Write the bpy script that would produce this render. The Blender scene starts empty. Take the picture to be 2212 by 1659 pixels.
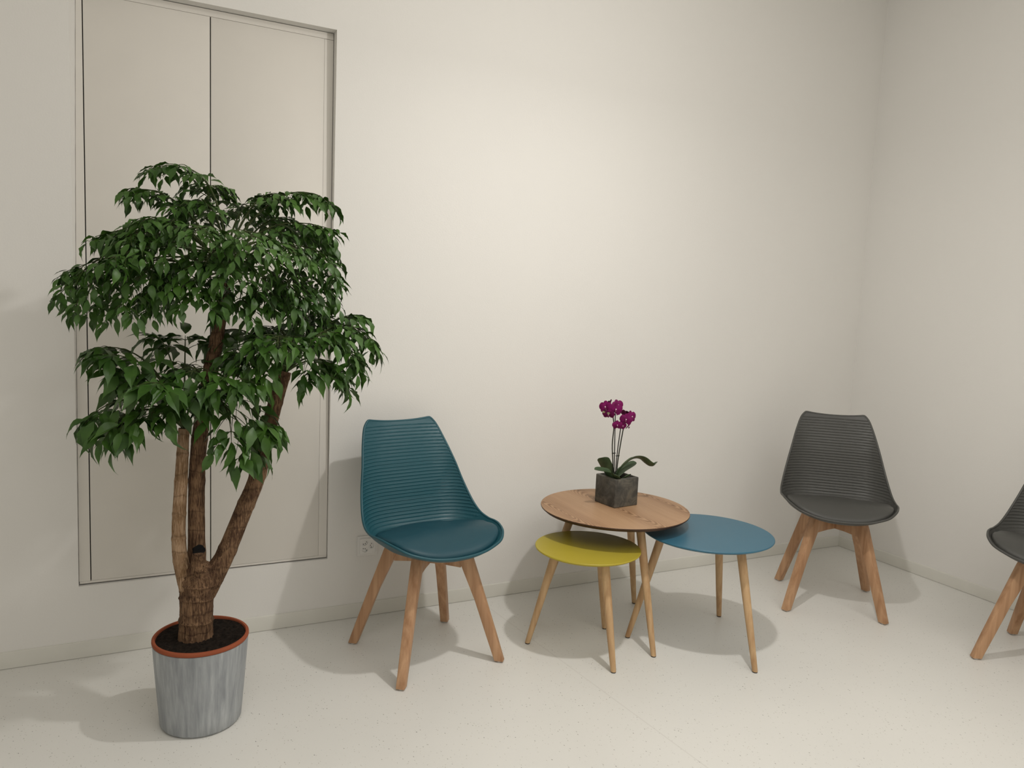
import bpy, bmesh, math, random
import numpy as np
from mathutils import Vector, Matrix

# ---------------------------------------------------------------- camera, light, exposure
S = bpy.context.scene
COL = S.collection
# world: room corner at the origin, back wall y=0, right wall x=0, floor z=0 (metres)
cam_d = bpy.data.cameras.new('camera')
cam_d.sensor_fit = 'HORIZONTAL'; cam_d.sensor_width = 36.0
cam_d.lens = 1646.4 / 2212 * 36.0
cam_d.clip_start = 0.05
cam = bpy.data.objects.new('camera', cam_d); COL.objects.link(cam)
CR = Vector((0.89400284, -0.44594628, 0.04348385))
CU = Vector((0.00921686, 0.11533166, 0.99328428))
CD = Vector((0.44796649, 0.88759818, -0.10721705))
cam.matrix_world = Matrix(((CR.x, CU.x, -CD.x, -3.5196), (CR.y, CU.y, -CD.y, -2.8576), (CR.z, CU.z, -CD.z, 1.27), (0, 0, 0, 1)))
S.camera = cam
S.view_settings.view_transform = 'Standard'
S.view_settings.look = 'None'
S.view_settings.gamma = 1.0
S.view_settings.use_curve_mapping = False
S.view_settings.exposure = 0.0

wd = bpy.data.worlds.new('world'); S.world = wd; wd.use_nodes = True
wd.node_tree.nodes['Background'].inputs[0].default_value = (0.9, 0.95, 1.0, 1)
wd.node_tree.nodes['Background'].inputs[1].default_value = 0.02     # the room is closed

ROOM = (-5.6, -4.6, 3.0)           # x of left wall, y of wall behind camera, ceiling height
LAMP = (-2.07, -1.285, 2.2)
def point(name, loc, power, color, radius):
    d = bpy.data.lights.new(name, 'POINT'); d.energy = power; d.color = color; d.shadow_soft_size = radius
    o = bpy.data.objects.new(name, d); COL.objects.link(o); o.location = loc
    return o
def area(name, loc, power, color, size, sizey):
    d = bpy.data.lights.new(name, 'AREA'); d.shape = 'RECTANGLE'; d.energy = power; d.color = color; d.size = size; d.size_y = sizey
    o = bpy.data.objects.new(name, d); COL.objects.link(o); o.location = loc
    return o
WARM = (1.0, 0.966, 0.925)
point('pendant_bulb', LAMP, 20.5, WARM, 0.035)
dl = bpy.data.lights.new('pendant_downlight', 'AREA'); dl.shape = 'DISK'; dl.size = 0.08; dl.energy = 9.0; dl.color = WARM
dlo = bpy.data.objects.new('pendant_downlight', dl); COL.objects.link(dlo); dlo.location = LAMP
area('fill_panel', (-2.6, -3.1, 2.985), 46.0, WARM, 3.6, 2.0)  # unseen soft fill light, added below the ceiling to lift the whole room

# ---------------------------------------------------------------- helpers
random.seed(7)
def tag(o, label=None, cat=None, group=None, kind=None):
    if label: o['label'] = label
    if cat: o['category'] = cat
    if group: o['group'] = group
    if kind: o['kind'] = kind
    return o
def empty(name, loc=(0, 0, 0), rz=0.0, label=None, cat=None, group=None):
    o = bpy.data.objects.new(name, None); COL.objects.link(o)
    o.location = loc; o.rotation_euler = (0, 0, rz); o.empty_display_size = 0.1
    return tag(o, label, cat, group)
def obj(name, bm, mat, parent=None, smooth=True, label=None):
    me = bpy.data.meshes.new(name)
    bmesh.ops.recalc_face_normals(bm, faces=bm.faces[:])
    bm.to_mesh(me); bm.free()
    if smooth:
        me.polygons.foreach_set('use_smooth', [True] * len(me.polygons))
        me.set_sharp_from_angle(angle=math.radians(38))
    if mat: me.materials.append(mat)
    o = bpy.data.objects.new(name, me); COL.objects.link(o)
    if parent: o.parent = parent
    if label: o['label'] = label
    return o
def copy_tree(o, parent=None):
    c = o.copy(); COL.objects.link(c)
    if parent: c.parent = parent
    for ch in list(o.children): copy_tree(ch, c)
    return c
def box(bm, x0, x1, y0, y1, z0, z1, bevel=0.0, seg=2):
    r = bmesh.ops.create_cube(bm, size=1.0)
    vs = r['verts']
    for v in vs:
        v.co = Vector(((x0 + x1) / 2 + v.co.x * (x1 - x0), (y0 + y1) / 2 + v.co.y * (y1 - y0), (z0 + z1) / 2 + v.co.z * (z1 - z0)))
    if bevel:
        es = list({e for v in vs for e in v.link_edges})
        bmesh.ops.bevel(bm, geom=es, offset=bevel, segments=seg, profile=0.5, affect='EDGES')
def lathe(bm, prof, n=64, cx=0, cy=0, cap=True):
    rings = []
    for r, z in prof:
        if r < 1e-6: rings.append([bm.verts.new((cx, cy, z))])
        else: rings.append([bm.verts.new((cx + r * math.cos(2 * math.pi * i / n), cy + r * math.sin(2 * math.pi * i / n), z)) for i in range(n)])
    for a, b in zip(rings, rings[1:]):
        for i in range(n):
            j = (i + 1) % n
            if len(a) == 1 and len(b) == 1: continue
            if len(a) == 1: bm.faces.new((a[0], b[i], b[j]))
            elif len(b) == 1: bm.faces.new((a[i], a[j], b[0]))
            else: bm.faces.new((a[i], a[j], b[j], b[i]))
def catmull(P, n):
    P = [Vector(p) for p in P]
    if len(P) == 2: return [P[0].lerp(P[1], i / n) for i in range(n + 1)]
    Q = [2 * P[0] - P[1]] + P + [2 * P[-1] - P[-2]]
    out = []; m = len(P) - 1
    for i in range(n + 1):
        s = i / n * m; k = min(int(s), m - 1); t = s - k
        a, b, c, d = Q[k:k + 4]
        out.append(0.5 * ((2 * b) + (c - a) * t + (2 * a - 5 * b + 4 * c - d) * t * t + (3 * b - a - 3 * c + d) * t ** 3))
    return out
def tube(bm, pts, radii, n=8, cap=True, closed=False, wob=None):
    m = len(pts)
    if not hasattr(radii, '__len__'): radii = [radii] * m
    up = None; rings = []
    for i, p in enumerate(pts):
        if closed: t = (pts[(i + 1) % m] - pts[i - 1])
        else: t = (pts[min(i + 1, m - 1)] - pts[max(i - 1, 0)])
        if t.length < 1e-9: t = Vector((0, 0, 1))
        t.normalize()
        if up is None:
            up = Vector((1, 0, 0)) if abs(t.x) < 0.8 else Vector((0, 1, 0))
        a = (up - t * up.dot(t)).normalized(); up = a
        b = t.cross(a)
        ring = []
        for k in range(n):
            th = 2 * math.pi * k / n
            r = radii[i] * (wob(i, k) if wob else 1.0)
            ring.append(bm.verts.new(p + a * (r * math.cos(th)) + b * (r * math.sin(th))))
        rings.append(ring)
    rng = range(m) if closed else range(m - 1)
    for i in rng:
        A, B = rings[i], rings[(i + 1) % m]
        for k in range(n):
            l = (k + 1) % n
            bm.faces.new((A[k], A[l], B[l], B[k]))
    if cap and not closed:
        bm.faces.new(rings[0][::-1]); bm.faces.new(rings[-1])
def prism(bm, poly, axis_o, ax, ay, az, d0, d1):
    """polygon (list of 2D) in plane (ax, ay) at axis_o, extruded along az from d0 to d1"""
    A = [bm.verts.new(axis_o + ax * p[0] + ay * p[1] + az * d0) for p in poly]
    B = [bm.verts.new(axis_o + ax * p[0] + ay * p[1] + az * d1) for p in poly]
    n = len(poly)
    bm.faces.new(A[::-1]); bm.faces.new(B)
    es = []
    for i in range(n):
        j = (i + 1) % n
        bm.faces.new((A[i], A[j], B[j], B[i]))
    return A, B

# ---------------------------------------------------------------- materials
class N:
    def __init__(s, name):
        s.m = bpy.data.materials.new(name); s.m.use_nodes = True
        s.t = s.m.node_tree; s.b = s.t.nodes['Principled BSDF']
    def n(s, typ, **kw):
        x = s.t.nodes.new(typ)
        for k, v in kw.items():
            if k.startswith('_'): setattr(x, k[1:], v)
            else: x.inputs[int(k[1:]) if k[0] == 'i' and k[1:].isdigit() else k.replace('_', ' ')].default_value = v
        return x
    def l(s, a, b): s.t.links.new(a, b)
    def coord(s, which='Object', scale=(1, 1, 1), rot=(0, 0, 0), rand=0.0):
        c = s.n('ShaderNodeTexCoord'); mp = s.n('ShaderNodeMapping')
        mp.inputs['Scale'].default_value = scale; mp.inputs['Rotation'].default_value = rot
        s.l(c.outputs[which], mp.inputs['Vector'])
        if rand:
            oi = s.n('ShaderNodeObjectInfo'); mm = s.n('ShaderNodeMath', _operation='MULTIPLY', i1=rand)
            s.l(oi.outputs['Random'], mm.inputs[0]); cb = s.n('ShaderNodeCombineXYZ')
            for k in range(3): s.l(mm.outputs[0], cb.inputs[k])
            s.l(cb.outputs[0], mp.inputs['Location'])
        return mp.outputs[0]
    def noise(s, vec, scale, detail=3, rough=0.5, dist=0.0):
        x = s.n('ShaderNodeTexNoise'); x.inputs['Scale'].default_value = scale; x.inputs['Detail'].default_value = detail
        x.inputs['Roughness'].default_value = rough; x.inputs['Distortion'].default_value = dist
        s.l(vec, x.inputs['Vector']); return x.outputs['Fac']
    def ramp(s, fac, stops, interp='LINEAR'):
        r = s.n('ShaderNodeValToRGB'); r.color_ramp.interpolation = interp
        e = r.color_ramp.elements
        while len(e) < len(stops): e.new(0.5)
        for k, (p, c) in zip(e, stops):
            k.position = p; k.color = (*c, 1) if len(c) == 3 else c
        s.l(fac, r.inputs[0]); return r.outputs[0]
    def mix(s, fac, a, b, mode='MIX'):
        x = s.n('ShaderNodeMix', _data_type='RGBA', _blend_type=mode)
        for v, k in ((fac, 0), (a, 6), (b, 7)):
            if hasattr(v, 'is_linked') or hasattr(v, 'links'): s.l(v, x.inputs[k])
            else: x.inputs[k].default_value = v if k == 0 else (*v, 1)
        return x.outputs[2]
    def math(s, op, a, b=None):
        x = s.n('ShaderNodeMath', _operation=op)
        for k, v in enumerate((a, b)):
            if v is None: continue
            if hasattr(v, 'links'): s.l(v, x.inputs[k])
            else: x.inputs[k].default_value = v
        return x.outputs[0]
    def bump(s, h, strength=0.3, dist=0.01):
        x = s.n('ShaderNodeBump'); x.inputs['Strength'].default_value = strength; x.inputs['Distance'].default_value = dist
        s.l(h, x.inputs['Height']); s.l(x.outputs[0], s.b.inputs['Normal'])
    def base(s, c):
        if hasattr(c, 'links'): s.l(c, s.b.inputs['Base Color'])
        else: s.b.inputs['Base Color'].default_value = (*c, 1)
    def rough(s, r): s.b.inputs['Roughness'].default_value = r
    def spec(s, r): s.b.inputs['Specular IOR Level'].default_value = r
def srgb(r, g, b):
    f = lambda v: (v / 255 / 12.92) if v <= 10 else ((v / 255 + 0.055) / 1.055) ** 2.4
    return (f(r), f(g), f(b))
def plain(name, c, rough=0.5, spec=0.4, bump=None, var=0.0):
    m = N(name); m.rough(rough); m.spec(spec)
    if var:
        v = m.coord('Object')
        f = m.noise(v, 9.0, 4)
        m.base(m.ramp(f, [(0.3, tuple(x * (1 - var) for x in c)), (0.7, tuple(min(1, x * (1 + var)) for x in c))]))
    else: m.base(c)
    if bump:
        v = m.coord('Object'); m.bump(m.noise(v, bump[0], 3), bump[1], bump[2])
    return m.m

WALLC = (0.80, 0.785, 0.75)
def mat_wall():
    m = N('wall_paint'); m.rough(0.85); m.spec(0.2)
    v = m.coord('Object')
    m.base(m.ramp(m.noise(v, 1.3, 4), [(0.3, tuple(c * 0.985 for c in WALLC)), (0.7, tuple(c * 1.01 for c in WALLC))]))
    m.bump(m.noise(v, 170, 4, 0.6), 0.10, 0.004)
    return m.m
def mat_floor():
    m = N('speckled_vinyl'); m.rough(0.42); m.spec(0.35)
    v = m.coord('Object')
    base = m.ramp(m.noise(v, 2.0, 3), [(0.3, (0.730, 0.722, 0.682)), (0.7, (0.765, 0.755, 0.712))])
    out = base
    for sc, rot, thr, rnd, col in ((95, 0.4, 0.13, 0.55, (0.30, 0.29, 0.26)), (60, 1.3, 0.075, 0.70, (0.16, 0.16, 0.15)), (150, 2.1, 0.17, 0.55, (0.48, 0.46, 0.41))):
        vo = m.n('ShaderNodeTexVoronoi'); vo.inputs['Scale'].default_value = sc
        w = m.coord('Object', (1.0, 0.55, 1), (0, 0, rot))
        # wobble orientation
        m.l(w, vo.inputs['Vector'])
        near = m.math('LESS_THAN', vo.outputs['Distance'], thr)
        sp = m.n('ShaderNodeSeparateColor'); m.l(vo.outputs['Color'], sp.inputs[0])
        pick = m.math('GREATER_THAN', sp.outputs[0], rnd)
        f = m.math('MULTIPLY', near, pick)
        out = m.mix(m.math('MULTIPLY', f, sp.outputs[1]), out, col)
    # weld seam between two sheets of vinyl, running away from the back wall
    sx = m.n('ShaderNodeSeparateXYZ'); m.l(v, sx.inputs[0])
    d = m.math('ABSOLUTE', m.math('ADD', m.math('SUBTRACT', sx.outputs[0], m.math('MULTIPLY', sx.outputs[1], -0.085)), 2.20))
    out = m.mix(m.math('MULTIPLY', m.math('LESS_THAN', d, 0.0022), 0.45), out, (0.62, 0.60, 0.56))
    m.base(out)
    m.bump(m.noise(v, 60, 2), 0.05, 0.002)
    return m.m
def mat_wood(name, light, dark, along=2, rand=40.0, fine=1.0):
    m = N(name); m.rough(0.45); m.spec(0.35)
    sc = [26, 26, 26]; sc[along] = 1.6
    v = m.coord('Object', tuple(sc), rand=rand)
    a = m.noise(v, 1.0, 5, 0.6, 0.6)
    sc2 = [150 * fine] * 3; sc2[along] = 5
    v2 = m.coord('Object', tuple(sc2), rand=rand)
    b = m.noise(v2, 1.0, 2, 0.5)
    sc3 = [9, 9, 9]; sc3[along] = 0.9
    c = m.noise(m.coord('Object', tuple(sc3), rand=rand), 1.0, 2)
    ring = m.math('PINGPONG', m.math('MULTIPLY', c, 9.0), 0.5)
    f = m.math('ADD', m.math('MULTIPLY', a, 0.55), m.math('ADD', m.math('MULTIPLY', b, 0.22), m.math('MULTIPLY', ring, 0.28)))
    m.base(m.ramp(f, [(0.28, dark), (0.62, light)]))
    m.bump(b, 0.08, 0.002)
    return m.m
def mat_veneer():
    m = N('oak_veneer'); m.rough(0.48); m.spec(0.3)
    v = m.coord('Object')
    sx = m.n('ShaderNodeSeparateXYZ'); m.l(v, sx.inputs[0])
    # mirrored veneer leaves 0.24 m wide, cathedral figure along each leaf's middle, grain along y
    nx = m.noise(m.coord('Object', (3, 1.2, 1)), 1.6, 2)
    pp = m.math('PINGPONG', m.math('ADD', sx.outputs[0], m.math('MULTIPLY', m.math('SUBTRACT', nx, 0.5), 0.05)), 0.12)
    n2 = m.noise(m.coord('Object', (5, 2.5, 1)), 2.2, 3)
    yy = m.math('ADD', m.math('MULTIPLY', sx.outputs[1], 0.16), m.math('MULTIPLY', m.math('SUBTRACT', n2, 0.5), 0.03))
    r = m.math('SQRT', m.math('ADD', m.math('MULTIPLY', pp, pp), m.math('MULTIPLY', yy, yy)))
    jit = m.noise(m.coord('Object', (90, 26, 1)), 1.0, 3)
    rr = m.math('ADD', r, m.math('MULTIPLY', jit, 0.004))
    s = m.math('SINE', m.math('MULTIPLY', rr, 950))
    ring = m.math('MULTIPLY', m.math('ADD', s, 1.0), 0.5)
    near = m.ramp(pp, [(0.0, (1, 1, 1)), (0.075, (0.12, 0.12, 0.12))])
    fine = m.noise(m.coord('Object', (420, 9, 1)), 1.0, 3)
    big = m.noise(m.coord('Object', (14, 1.2, 1)), 1.0, 3)
    f = m.math('ADD', m.math('MULTIPLY', m.math('MULTIPLY', ring, near), 0.40), m.math('ADD', m.math('MULTIPLY', fine, 0.28), m.math('MULTIPLY', big, 0.34)))
    m.base(m.ramp(f, [(0.15, srgb(188, 155, 122)), (0.42, srgb(166, 132, 101)), (0.62, srgb(142, 109, 80)), (0.85, srgb(104, 75, 53))]))
    return m.m
def mat_bark(name, light, dark):
    m = N(name); m.rough(0.85); m.spec(0.15)
    v = m.coord('Object', (270, 270, 24)); a = m.noise(v, 1.0, 4, 0.55, 1.2)
    v2 = m.coord('Object'); b = m.noise(v2, 22, 4)
    wv = m.n('ShaderNodeTexWave', _wave_type='BANDS', _bands_direction='Z'); wv.inputs['Scale'].default_value = 5.5
    wv.inputs['Distortion'].default_value = 4.0; wv.inputs['Detail'].default_value = 2; wv.inputs['Detail Scale'].default_value = 3
    m.l(v2, wv.inputs['Vector'])
    rings = m.ramp(wv.outputs['Fac'], [(0.0, (0.45, 0.45, 0.45)), (0.05, (1, 1, 1))])
    f = m.math('ADD', m.math('MULTIPLY', a, 0.65), m.math('MULTIPLY', b, 0.4))
    c = m.ramp(f, [(0.38, tuple(x * 0.85 for x in dark)), (0.47, tuple(x * 1.45 for x in dark)), (0.62, light)])
    m.base(m.mix(m.math('MULTIPLY', m.math('SUBTRACT', 1.0, rings), 0.6), c, tuple(x * 0.5 for x in dark)))
    m.bump(m.math('ADD', a, m.math('MULTIPLY', rings, 0.4)), 0.7, 0.006)
    return m.m
def mat_pot():
    m = N('zinc_glaze'); m.rough(0.55); m.spec(0.35)
    a = m.noise(m.coord('Object', (62, 62, 4.5)), 1.0, 4, 0.6, 0.4)
    b = m.noise(m.coord('Object', (90, 90, 9)), 1.0, 3, 0.6)
    c = m.noise(m.coord('Object'), 6, 3)
    f = m.math('ADD', m.math('MULTIPLY', a, 0.55), m.math('ADD', m.math('MULTIPLY', b, 0.25), m.math('MULTIPLY', c, 0.2)))
    m.base(m.ramp(f, [(0.34, srgb(134, 138, 142)), (0.5, srgb(158, 162, 165)), (0.68, srgb(188, 192, 193))]))
    m.bump(f, 0.15, 0.003)
    return m.m
def mat_stone():
    m = N('slate_concrete'); m.rough(0.7); m.spec(0.3)
    v = m.coord('Object'); a = m.noise(v, 16, 6, 0.65, 1.2); b = m.noise(m.coord('Object', (1, 1, 0.35)), 30, 4, 0.6, 0.8)
    c = m.ramp(a, [(0.32, srgb(58, 58, 56)), (0.5, srgb(84, 82, 76)), (0.62, srgb(104, 100, 90)), (0.74, srgb(86, 66, 48))])
    m.base(m.mix(m.ramp(b, [(0.55, (0, 0, 0)), (0.72, (0.5, 0.5, 0.5))]), c, srgb(48, 45, 40)))
    m.bump(a, 0.35, 0.004)
    return m.m
def mat_leaf(name, c0, c1, rough=0.46, scale=14):
    m = N(name); m.rough(rough); m.spec(0.4)
    v = m.coord('Object')
    m.base(m.ramp(m.noise(v, scale, 3), [(0.3, c0), (0.7, c1)]))
    return m.m
def mat_petal():
    m = N('magenta_petal'); m.rough(0.6); m.spec(0.2)
    v = m.coord('Object'); m.base(m.ramp(m.noise(v, 60, 3), [(0.3, srgb(92, 6, 62)), (0.7, srgb(124, 16, 90))]))
    return m.m
def mat_soil():
    m = N('potting_soil'); m.rough(0.95); m.spec(0.1)
    v = m.coord('Object'); f = m.noise(v, 90, 4, 0.7)
    m.base(m.ramp(f, [(0.35, (0.006, 0.005, 0.004)), (0.62, (0.022, 0.016, 0.012)), (0.8, (0.06, 0.04, 0.025))]))
    m.bump(f, 0.8, 0.006)
    return m.m

M = dict(
    wall=mat_wall(), floor=mat_floor(),
    ceiling=plain('ceiling_paint', (0.82, 0.80, 0.76), 0.9, 0.2, (120, 0.05, 0.003)),
    skirting=plain('skirting_vinyl', (0.700, 0.690, 0.632), 0.5, 0.35, (40, 0.03, 0.002), 0.02),
    cabinet=plain('cabinet_lacquer', (0.735, 0.705, 0.65), 0.55, 0.3, (260, 0.04, 0.002), 0.01),
    gap_shade=plain('cabinet_gap_shade', (0.05, 0.05, 0.05), 0.8, 0.2),  # near-black colour standing in for the shade inside the door gaps
    teal_shell=plain('teal_plastic', srgb(28, 80, 91), 0.42, 0.45, (900, 0.04, 0.0006)),
    teal_pad=plain('teal_leatherette', srgb(15, 66, 79), 0.5, 0.4, (700, 0.06, 0.0006)),
    grey_shell=plain('charcoal_plastic', srgb(70, 70, 67), 0.45, 0.45, (900, 0.04, 0.0006)),
    grey_pad=plain('charcoal_leatherette', srgb(72, 72, 69), 0.5, 0.4, (700, 0.06, 0.0006)),
    oak=mat_wood('oak_leg_wood', srgb(200, 160, 124), srgb(158, 117, 84)),
    rubberwood=mat_wood('rubberwood', srgb(210, 178, 136), srgb(172, 134, 95)),
    glide=plain('white_nylon', (0.75, 0.75, 0.73), 0.5), glide_dark=plain('black_nylon', (0.03, 0.03, 0.03), 0.6),
    veneer=mat_veneer(), dark_edge=plain('stained_edge', srgb(72, 52, 40), 0.6, 0.3, None, 0.2),
    yellow=plain('mustard_lacquer', srgb(174, 158, 52), 0.42, 0.4, (300, 0.02, 0.001), 0.02),
    blue=plain('petrol_lacquer', srgb(54, 104, 126), 0.36, 0.45, (300, 0.02, 0.001), 0.02),
    bark=mat_bark('bark', srgb(134, 106, 80), srgb(68, 50, 37)), bark_pale=mat_bark('pale_bark', srgb(176, 148, 120), srgb(112, 88, 64)),
    cut=plain('blackened_cut', (0.006, 0.006, 0.006), 0.9, 0.1, (80, 0.4, 0.004)),
    pot=mat_pot(), terracotta=plain('terracotta', srgb(146, 78, 52), 0.75, 0.2, (120, 0.2, 0.002), 0.12), soil=mat_soil(),
    leaf=mat_leaf('leaf_green', srgb(40, 71, 20), srgb(66, 101, 34)), twig=plain('green_twig', srgb(60, 70, 36), 0.6, 0.2, None, 0.2),
    stone=mat_stone(), orchid_leaf=mat_leaf('orchid_leaf_green', srgb(48, 68, 44), srgb(72, 90, 60), 0.4, 30),
    orchid_stem=plain('dark_stem', srgb(32, 34, 22), 0.5, 0.3, None, 0.2), stick=plain('black_stick', srgb(26, 26, 24), 0.5, 0.3),
    petal=mat_petal(), lip=plain('deep_magenta_lip', srgb(92, 6, 60), 0.5, 0.3), column=plain('white_column', srgb(222, 190, 205), 0.6, 0.3), bud=plain('green_bud', srgb(150, 140, 110), 0.6, 0.3),
    socket=plain('socket_white', (0.80, 0.79, 0.76), 0.35, 0.5), hole=plain('socket_hole', (0.008, 0.008, 0.008), 0.8, 0.1),
    lamp=plain('lamp_metal', (0.75, 0.75, 0.75), 0.4, 0.5),
)

# ---------------------------------------------------------------- room
X0, Y0, ZC = ROOM
OX0, OX1, OZ0, OZ1 = -3.681, -2.843, 0.2505, 2.213       # cupboard opening in the back wall
def slab(name, *b, mat='wall'):
    bm = bmesh.new(); box(bm, *b)
    return tag(obj(name, bm, M[mat], smooth=False), kind='structure')
slab('floor', X0 - 0.15, 0.15, Y0 - 0.15, 0.15, -0.12, 0.0, mat='floor')
slab('ceiling', X0 - 0.15, 0.15, Y0 - 0.15, 0.15, ZC, ZC + 0.12, mat='ceiling')
slab('wall_right', 0.0, 0.15, Y0 - 0.15, 0.15, 0.0, ZC)
slab('wall_left', X0 - 0.15, X0, Y0 - 0.15, 0.15, 0.0, ZC)
slab('wall_front', X0, 0.0, Y0 - 0.15, Y0, 0.0, ZC)
def back_wall():
    bm = bmesh.new()
    xs = [X0, OX0, OX1, 0.0]; zs = [0.0, OZ0, OZ1, ZC]; T = 0.15
    f = [[bm.verts.new((x, 0, z)) for z in zs] for x in xs]
    for i in range(3):
        for j in range(3):
            if i == 1 and j == 1: continue
            bm.faces.new((f[i][j], f[i + 1][j], f[i + 1][j + 1], f[i][j + 1]))
    # reveal of the opening: left cheek is splayed a little, more at the top
    inner = [bm.verts.new(p) for p in ((OX0 + 0.002, T, OZ0), (OX1, T, OZ0), (OX1, T, OZ1), (OX0 + 0.060, T, OZ1))]
    rim = [f[1][1], f[2][1], f[2][2], f[1][2]]
    for i in range(3):
        bm.faces.new((rim[i], inner[i], inner[i + 1], rim[i + 1]))
    n = 16; pf, pi = f[1][2], inner[3]
    for k in range(1, n + 1):
        s = 1 - k / n
        qf = f[1][1] if k == n else bm.verts.new((OX0, 0, OZ0 + (OZ1 - OZ0) * s))
        qi = inner[0] if k == n else bm.verts.new((OX0 + 0.002 + 0.058 * s, T, OZ0 + (OZ1 - OZ0) * s))
        bm.faces.new((pf, pi, qi, qf)); pf, pi = qf, qi
    o = [bm.verts.new(p) for p in ((X0, T, 0), (0, T, 0), (0, T, ZC), (X0, T, ZC))]
    ring = [(i, 0) for i in range(4)] + [(3, j) for j in range(1, 4)] + [(i, 3) for i in (2, 1, 0)] + [(0, j) for j in (2, 1)]
    rv = [f[i][j] for i, j in ring]
    # outer rear skin around the opening
    bm.faces.new((o[0], o[1], inner[1], inner[0])); bm.faces.new((o[1], o[2], inner[2], inner[1]))
    bm.faces.new((o[2], o[3], inner[3], inner[2])); bm.faces.new((o[3], o[0], inner[0], inner[3]))
    bm.faces.new(rv[0:4] + [o[1], o[0]]); bm.faces.new(rv[3:7] + [o[2], o[1]])
    bm.faces.new(rv[6:10] + [o[3], o[2]]); bm.faces.new(rv[9:] + [rv[0], o[0], o[3]])
    return tag(obj('wall_back', bm, M['wall'], smooth=False), kind='structure')
back_wall()
def skirting(name, p0, p1, nrm):
    # flat vinyl strip standing proud of the wall, top edge rounded
    bm = bmesh.new()
    p0, p1, nrm = Vector(p0), Vector(p1), Vector(nrm); h = 0.0575; t = 0.007
    prof = [(0, 0), (t - 0.003, 0), (t - 0.003, 0.0016), (t, 0.0016), (t, h - 0.004), (t - 0.0015, h - 0.001), (t - 0.004, h), (0, h)]
    A = [bm.verts.new(p0 + nrm * a + Vector((0, 0, b))) for a, b in prof]
    B = [bm.verts.new(p1 + nrm * a + Vector((0, 0, b))) for a, b in prof]
    for i in range(len(prof)):
        j = (i + 1) % len(prof); bm.faces.new((A[i], A[j], B[j], B[i]))
    bm.faces.new(A); bm.faces.new(B[::-1])
    return tag(obj(name, bm, M['skirting']), kind='structure')
skirting('baseboard_back', (X0, 0, 0), (0, 0, 0), (0, -1, 0))
skirting('baseboard_right', (0, -0.007, 0), (0, Y0, 0), (-1, 0, 0))

# ---------------------------------------------------------------- built-in cupboard, leaning slightly back in its opening
tilt = math.atan2(0.034, OZ1 - OZ0)
cab = empty('built_in_cabinet', (0, 0.0095, OZ0), 0, 'flush off-white built-in wall cupboard with two tall doors behind the tree', 'cupboard')
cab.rotation_euler = (-tilt, 0, 0)
H = (OZ1 - OZ0) / math.cos(tilt)
g = 0.0016
XL, XR, XM = -3.645, -2.877, -3.264       # door edges and the gap between the doors
bm = bmesh.new()
def lft(z):      # outer edge of the left stile follows the splayed cheek of the opening
    s = z / H
    return OX0 + (0.002 + 0.058 * s) * (0.0095 + 0.034 * s) / 0.15 + 0.0012
zz = [0.0135 + (H - 0.0435) * k / 12 for k in range(13)]
for edges in ([(lft(z), XL - g, z) for z in zz], [(XR + 0.0003, OX1 - 0.002, 0.0135), (XR + 0.0003, OX1 - 0.002, H - 0.026)]):
    fr = [[bm.verts.new((a, y, z)) for a, y in ((x0, 0), (x1, 0), (x1, 0.02), (x0, 0.02))] for x0, x1, z in edges]
    for A, B in zip(fr, fr[1:]):
        for k in range(4): bm.faces.new((A[k], A[(k + 1) % 4], B[(k + 1) % 4], B[k]))
    bm.faces.new(fr[0]); bm.faces.new(fr[-1][::-1])
box(bm, OX0 + 0.019, OX1 - 0.002, -0.0005, 0.02, H - 0.0247, H - 0.002, 0.0005, 1)
box(bm, OX0 + 0.0025, OX1 - 0.002, 0.0008, 0.02, 0.0050, 0.0128)
obj('frame', bm, M['cabinet'], cab, smooth=False)
for x0, x1 in ((XL + g, XM - 0.0018), (XM + 0.0018, XR - 0.0003)):
    bm = bmesh.new(); box(bm, x0, x1, 0.0, 0.02, 0.0135, H - 0.0255, 0.0006, 2)
    obj('door', bm, M['cabinet'], cab)
bm = bmesh.new(); box(bm, OX0 + 0.03, OX1 - 0.006, 0.0215, 0.028, 0.006, H - 0.006)  # dark sheet close behind the doors, paints the gaps as shaded
obj('gap_backing', bm, M['gap_shade'], cab, smooth=False)

# ---------------------------------------------------------------- triple wall socket
sk = empty('wall_socket', (-2.687, 0, 0.288), 0, 'white triple wall socket low on the wall behind the teal chair', 'socket')
def outlet_poly(ang, n=10):
    # D shape: two straight sides meeting in a point, rounded outer side
    pts = [(-0.0115, -0.0035)] + [(0.0118 * math.cos(t), 0.0015 + 0.0092 * math.sin(t)) for t in np.linspace(math.pi, 0, n)] + [(0.0115, -0.0035), (0.004, -0.0078), (-0.004, -0.0078)]
    c, s = math.cos(ang), math.sin(ang)
    return [(c * x - s * y, s * x + c * y) for x, y in pts]
SPOTS = [((-0.0105, 0.0115), math.radians(32)), ((-0.0105, -0.0135), math.radians(150)), ((0.0148, 0.0005), math.radians(-92))]
bm = bmesh.new(); box(bm, -0.041, 0.041, -0.004, 0.0, -0.041, 0.041, 0.0015, 2)
obj('outer_plate', bm, M['socket'], sk)
bm = bmesh.new(); box(bm, -0.0305, 0.0305, -0.0075, -0.0015, -0.0305, 0.0305, 0.001, 2)
ins = obj('insert_plate', bm, M['socket'], sk, smooth=False)
bm = bmesh.new()
for (cx, cz), a in SPOTS:
    prism(bm, outlet_poly(a), Vector((cx, 0, cz)), Vector((1, 0, 0)), Vector((0, 0, 1)), Vector((0, 1, 0)), -0.02, -0.0041)
bmesh.ops.recalc_face_normals(bm, faces=bm.faces[:])
cm = bpy.data.meshes.new('cutter'); bm.to_mesh(cm); bm.free(); co = bpy.data.objects.new('cutter', cm); COL.objects.link(co)
co.location = sk.location; co.parent = None
bpy.context.view_layer.update()
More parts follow.
